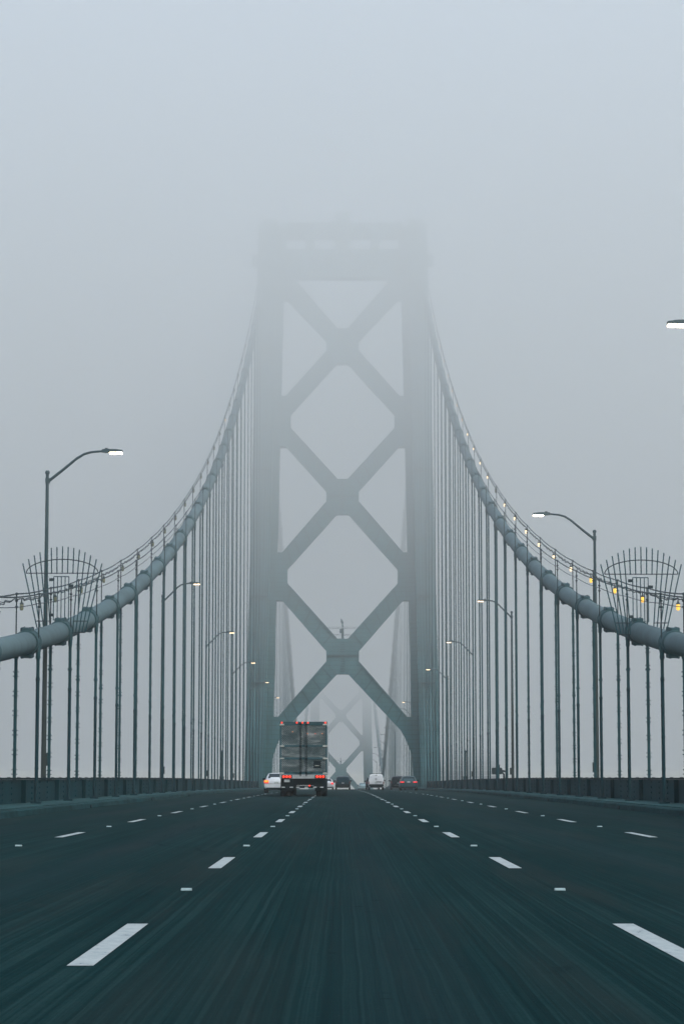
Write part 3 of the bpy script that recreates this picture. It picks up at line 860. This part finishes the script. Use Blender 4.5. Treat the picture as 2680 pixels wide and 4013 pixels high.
q = MB(); q.box(-.006, .006, -.012, .05, .5, 1.62); q.build('door_seam', M['dark'], vo, 0)
q = MB(); q.bbox(-.12, .12, -.02, .1, 1.74, 1.80, .02); q.build('brake_light', M['dark'], vo, 0)
q = MB(); q.bbox(-.14, .10, -.03, .1, 1.28, 1.36, .02); q.build('door_handle', M['dark'], vo, 0)
q = MB(); q.bbox(.0, .62, -.03, .1, .93, 1.02, .02); q.build('number_plate_lamp', M['dark'], vo, 0)
q = MB()
for y in (.5, 1.6, 2.7): q.box(-.76, .76, y, y + .06, 1.93, 1.97)
for x in (-.74, .74): q.box(x - .03, x + .03, .4, 2.9, 1.895, 1.93)
q.build('roof_rack', M['dark'], vo, 0)
o, w = car('suv', 'dark sport utility vehicle just behind the grey crossover in the right lane', 'suv', 6.98, 305, SUV, M['black_paint'])
q = MB(); q.box(-.5, .5, -.115, -.101, .56, .60); q.build('bumper_trim', M['chrome'], o, 0)
o, w = car('suv', 'grey crossover with red tail lights at the right beside the kerb', 'suv', 7.06, 262, CROSS, M['grey_paint'], 'tail_bright')

# --- the trailer truck
def door_mat():
    t = NT('quilted_stainless_steel')
    v = t.pos((1, 1, 1), 'obj')
    w1 = t.n('ShaderNodeTexWave'); w1.bands_direction = 'DIAGONAL'; w1.inputs['Scale'].default_value = 5.5; t.l(v, w1.inputs['Vector'])
    mp = t.n('ShaderNodeMapping'); mp.inputs['Rotation'].default_value = (0, PI / 2, 0); t.l(v, mp.inputs['Vector'])
    w2 = t.n('ShaderNodeTexWave'); w2.bands_direction = 'DIAGONAL'; w2.inputs['Scale'].default_value = 5.5; t.l(mp.outputs[0], w2.inputs['Vector'])
    h = t.math('MULTIPLY', w1.outputs['Fac'], w2.outputs['Fac'])
    big = t.noise(t.pos((1.0, 1, 2.6), 'obj'), 1, 4, .6, .8)
    c = t.ramp(t.math('ADD', t.math('MULTIPLY', h, .16), big), [(.38, (.040, .072, .078)), (.57, (.10, .135, .138)), (.74, (.32, .36, .36))])  # pale patches imitate uneven reflections, painted into the base colour
    t.l(c, t.b.inputs['Base Color']); t.b.inputs['Metallic'].default_value = .8; t.b.inputs['Roughness'].default_value = .38
    t.bump(t.math('ADD', h, t.math('MULTIPLY', big, 1.2)), .6, .05)
    return t.m
M['quilt'] = door_mat()
M['frame'] = steel('trailer_frame_paint', (.035, .10, .12), amount=.2)
M['trailer_side'] = plain('trailer_side_panel', (.38, .42, .43), .4)
M['white_tape'] = plain('reflective_tape', (.55, .58, .58), .4)
TX, TY = -2.38, 137.5
T = thing('trailer_truck', 'semi truck hauling a box trailer with quilted steel rear doors', 'truck', (TX, TY, dz(TY + 4)))
T.scale = (1.035, 1.035, 1.035)
hw = 1.295; zb_, zt_ = 1.22, 4.06
b = MB(); b.box(-hw, hw, .06, 14.6, zb_, zt_); b.build('trailer_body', M['trailer_side'], T, 0)
f = MB()
for x in (-1, 1): f.box(*sorted((x * hw, x * (hw - .09))), -.03, .058, zb_ - .02, zt_)
f.box(-hw + .092, hw - .092, -.03, .058, zt_ - .20, zt_); f.box(-hw + .092, hw - .092, -.03, .058, zb_ - .02, zb_ + .14)
f.box(-hw, hw, -.045, -.032, zt_ - .035, zt_ + .01)
f.build('rear_frame', M['frame'], T, 0)
for s in (-1, 1):
    d = MB(); x0, x1 = sorted((s * .02, s * (hw - .1))); d.box(x0, x1, -.012, .05, zb_ + .15, zt_ - .21)
    dob = d.build('door', M['quilt'], T, 0)
    r_ = MB(); r_.tube([(s * .16, -.06, zb_ - .12), (s * .16, -.06, zt_ - .1)], .022, 8)
    for z in (zb_ + .05, 2.05, 2.72, zt_ - .12): r_.box(s * .16 - .06, s * .16 + .06, -.07, -.013, z - .05, z + .05)
    r_.tube([(s * .16, -.09, zb_ + .02), (s * .5, -.09, zb_ + .06)], .02, 6)
    r_.build('lock_rod', M['dark'], dob)
    for z in (1.28, 2.08, 2.75, 3.92):
        hg = MB(); hg.box(*sorted((s * (hw - .24), s * (hw + .005))), -.05, -.031, z - .05, z + .04); hg.build('hinge', M['chrome'], dob, 0)
br = MB()
for z in (2.02, 2.70): br.box(-hw + .1, hw - .1, -.034, -.0135, z, z + .11)
br.build('door_strap', M['frame'], T, 0)
sd = MB(); sd.box(.55, .95, -.022, -.0125, 1.55, 1.95); sd.build('placard', M['dark'], T, 0)
sd = MB(); sd.box(.62, .84, -.03, -.0225, 1.66, 1.70); sd.build('door_handle', M['chrome'], T, 0)
sd = MB()
for x in (-.9, -.45, .02, .5, .95): sd.box(x - .14, x + .14, -.035, -.0305, zb_ + .10, zb_ + .135)
sd.build('bottom_gasket', M['dark'], T, 0)
for x in (-1.19, -.37, -.06, .24, 1.19):
    q = MB(); q.lathe([(.05, -.046), (.055, -.08), (.03, -.10)], (x, 0, zt_ - .045), 'y', 10); q.build('marker_light', M['marker'], T)
for x, k in ((.22, 'marker_dim'), (.64, 'marker'), (1.02, 'marker_dim'), (-.6, 'marker_dim')):
    q = MB(); q.lathe([(.022, -.013), (.026, -.04), (.015, -.05)], (x, 0, 3.42 + (.1 if x < 0 else 0)), 'y', 8); q.build('marker_light', M[k], T)
sill = MB(); sill.box(-hw, hw, -.05, .30, .98, zb_ - .022)
sl = sill.build('rear_sill', M['trailer_side'], T, 0)
for s in (-1, 1):
    q = MB(); q.box(*sorted((s * .62, s * 1.2)), -.07, -.052, .99, 1.17); q.build('lamp_box', M['dark'], sl, 0)
    for k in range(3):
        x = s * (.74 + .17 * k)
        q = MB(); q.lathe([(.07, -.072), (.075, -.09), (.06, -.105), (.02, -.112)], (x, 0, 1.08), 'y', 14); q.build('tail_light', M['marker'], T)
q = MB(); q.box(-1.05, -.75, -.03, .0, .78, .93); q.build('licence_plate', M['plate'], T, 0)
ch = MB(); ch.box(-.55, -.40, .2, 13, .75, .978); ch.box(.40, .55, .2, 13, .75, .978); ch.box(-1.2, 1.2, .32, .6, .62, .974)
for y in (.9, 2.15): ch.tube([(-1.05, y + .5, .52), (1.05, y + .5, .52)], .07, 8)
ch.build('chassis', M['dark'], T, 0)
bmp = MB(); bmp.box(-1.2, 1.2, -.04, .06, .46, .56)
for x in (-.62, .62): bmp.box(x - .06, x + .06, -.03, .05, .562, .975)
bo = bmp.build('underride_guard', M['dark'], T, 0)
for x in (-1.1, -.66, -.30, .16, .62, 1.0):
    q = MB(); q.box(x - .09, x + .09, -.046, -.041, .485, .535); q.build('reflective_tape', M['white_tape'], bo, 0)
q = MB(); q.lathe([(.045, -.041), (.05, -.06), (.03, -.075)], (.33, 0, .59), 'y', 8); q.build('marker_light', M['marker'], T)
for s in (-1, 1):
    fl = MB(); fl.box(*sorted((s * .62, s * 1.22)), .22, .24, .30, .97); fl.build('mud_flap', M['black'], T, 0)
    for y in (.9, 2.15):
        for x in (1.13, .82): wheel(T, s * x, y + .5, .51, .28, M['dark'])
# tractor unit ahead
cab = MB(); cab.loft([[(-1.2, y, z0), (1.2, y, z0), (1.2, y, z1 - .25), (1.05, y, z1), (-1.05, y, z1), (-1.2, y, z1 - .25)] for y, z0, z1 in ((14.9, .9, 3.75), (15.6, .9, 3.9), (17.2, .8, 3.6), (17.9, .8, 2.2), (19.6, .7, 1.9), (19.9, .7, 1.7))])
cab.build('cab', M['frame'], T, 30)
q = MB(); q.box(-.5, .5, 11.5, 19.5, .7, .89); q.build('tractor_frame', M['dark'], T, 0)
for s in (-1, 1):
    mx = 1.50 if s < 0 else 1.22
    q = MB(); q.bbox(*sorted((s * (mx - .06), s * (mx + .08))), 17.3, 17.42, 1.72, 2.42, .03); q.tube([(s * 1.15, 17.35, 2.35), (s * mx, 17.35, 2.35)], .03, 6)
    q.tube([(s * 1.15, 17.35, 1.72), (s * mx, 17.35, 1.62), (s * (mx + .03), 17.35, 1.8)], .035, 6); q.build('mirror', M['dark'], T, 40)
    for y in (12.6, 13.9):
        for x in (1.08, .77): wheel(T, s * x, y, .51, .28, M['frame'])
    wheel(T, s * 1.05, 18.8, .51, .3, M['chrome'])

# ----------------------------------------------------------------------------- far shore: water and blocks in the fog
wt = NT('bay_water')
wt.b.inputs['Base Color'].default_value = (.02, .04, .045, 1); wt.b.inputs['Roughness'].default_value = .25
wt.bump(wt.noise(wt.pos((.08, .05, .1)), 1, 5), .4, 1.)
m = MB(); m.sheet([(-2600, -600, -62), (2600, -600, -62), (2600, 3400, -62), (-2600, 3400, -62)])
tag(m.build('water', wt.m, None, 0), kind='structure')
def block(x0, x1, y0, y1, z1, label, fh=3.4):
    B = thing('apartment_tower', label, 'building', ((x0 + x1) / 2, y0, -62))
    hx = (x1 - x0) / 2; h = z1 + 62
    w_ = MB(); w_.box(-hx, hx, 0, y1 - y0, 0, h); w_.build('wall', M['block'], B, 0)
    s_ = MB(); z = 30.
    while z < h:
        s_.box(-hx - .5, hx + .5, -1.0, -.01, z, z + .6); z += fh
    s_.build('balcony_slabs', M['slab'], B, 0)
    r_ = MB(); r_.box(-hx - .6, hx + .6, -1.1, y1 - y0 + .6, h + .01, h + 1.4); r_.build('roof', M['slab'], B, 0)
block(62., 77., 1600, 1630, 30., 'faint banded apartment tower in the fog beside the right leg')
block(80., 106., 1630, 1670, 19.5, 'faint low apartment block in the fog right of the banded tower')

# ----------------------------------------------------------------------------- the fog
HZ_LOW, HZ_TOP = .0004, .0248
hm = MB(); hm.box(-1500, 1500, -260, 3000, -63, 80)
hz = bpy.data.materials.new('fog'); hz.use_nodes = True
nt = hz.node_tree; nt.nodes.clear()
out = nt.nodes.new('ShaderNodeOutputMaterial'); pv = nt.nodes.new('ShaderNodeVolumePrincipled')
pv.inputs['Color'].default_value = (.936, .980, .948, 1); pv.inputs['Anisotropy'].default_value = .1
g = nt.nodes.new('ShaderNodeNewGeometry'); sx = nt.nodes.new('ShaderNodeSeparateXYZ')
nt.links.new(g.outputs['Position'], sx.inputs[0])
mr = nt.nodes.new('ShaderNodeMapRange'); mr.clamp = True        # thin near the deck, thickening with height into cloud
mr.inputs['From Min'].default_value = 0; mr.inputs['From Max'].default_value = 60.
pw = nt.nodes.new('ShaderNodeMath'); pw.operation = 'POWER'; pw.inputs[1].default_value = 1.8
ma = nt.nodes.new('ShaderNodeMath'); ma.operation = 'MULTIPLY_ADD'; ma.inputs[1].default_value = HZ_TOP; ma.inputs[2].default_value = HZ_LOW
nt.links.new(sx.outputs['Z'], mr.inputs['Value']); nt.links.new(mr.outputs['Result'], pw.inputs[0])
nt.links.new(pw.outputs[0], ma.inputs[0]); nt.links.new(ma.outputs[0], pv.inputs['Density'])
nt.links.new(pv.outputs[0], out.inputs['Volume'])
tag(hm.build('haze', hz, None, 0), kind='stuff')

# ----------------------------------------------------------------------------- sky, sun, camera
wd = bpy.data.worlds.new('World'); scene.world = wd; wd.use_nodes = True
wn = wd.node_tree
bg = wn.nodes['Background']
sky = wn.nodes.new('ShaderNodeTexSky'); sky.sky_type = 'NISHITA'; sky.sun_disc = False
SUN_EL, SUN_AZ = math.radians(46), math.radians(132)
sky.sun_elevation = SUN_EL; sky.sun_rotation = SUN_AZ
sky.air_density = 1.0; sky.dust_density = 2.5; sky.ozone_density = 1.0
wn.links.new(sky.outputs[0], bg.inputs['Color']); bg.inputs['Strength'].default_value = .15
ld = bpy.data.lights.new('sun', 'SUN'); ld.energy = 1.3; ld.angle = math.radians(25); ld.color = (1., .96, .9)
lo = bpy.data.objects.new('sun', ld); COL.objects.link(lo)
d = Vector((math.sin(SUN_AZ) * math.cos(SUN_EL), math.cos(SUN_AZ) * math.cos(SUN_EL), math.sin(SUN_EL)))
lo.rotation_euler = d.to_track_quat('Z', 'Y').to_euler(); lo.location = (0, 0, 120)

cd = bpy.data.cameras.new('camera'); cam = bpy.data.objects.new('camera', cd); COL.objects.link(cam)
cd.sensor_fit = 'HORIZONTAL'; cd.sensor_width = 24.; cd.lens = 85.; cd.clip_start = .1; cd.clip_end = 8000
cam.location = (-.32, 0, 1.055)
cam.rotation_euler = (PI / 2 + math.atan(609 / 5553), 0, -.00081)
scene.camera = cam

scene.view_settings.view_transform = 'Standard'; scene.view_settings.look = 'None'
scene.view_settings.exposure = 1.78; scene.view_settings.gamma = 1.
cy = scene.cycles
cy.volume_bounces = 1; cy.max_bounces = 6; cy.diffuse_bounces = 2; cy.glossy_bounces = 2
cy.sample_clamp_indirect = 3.; cy.volume_step_rate = .06; cy.volume_max_steps = 256
cy.use_denoising = True
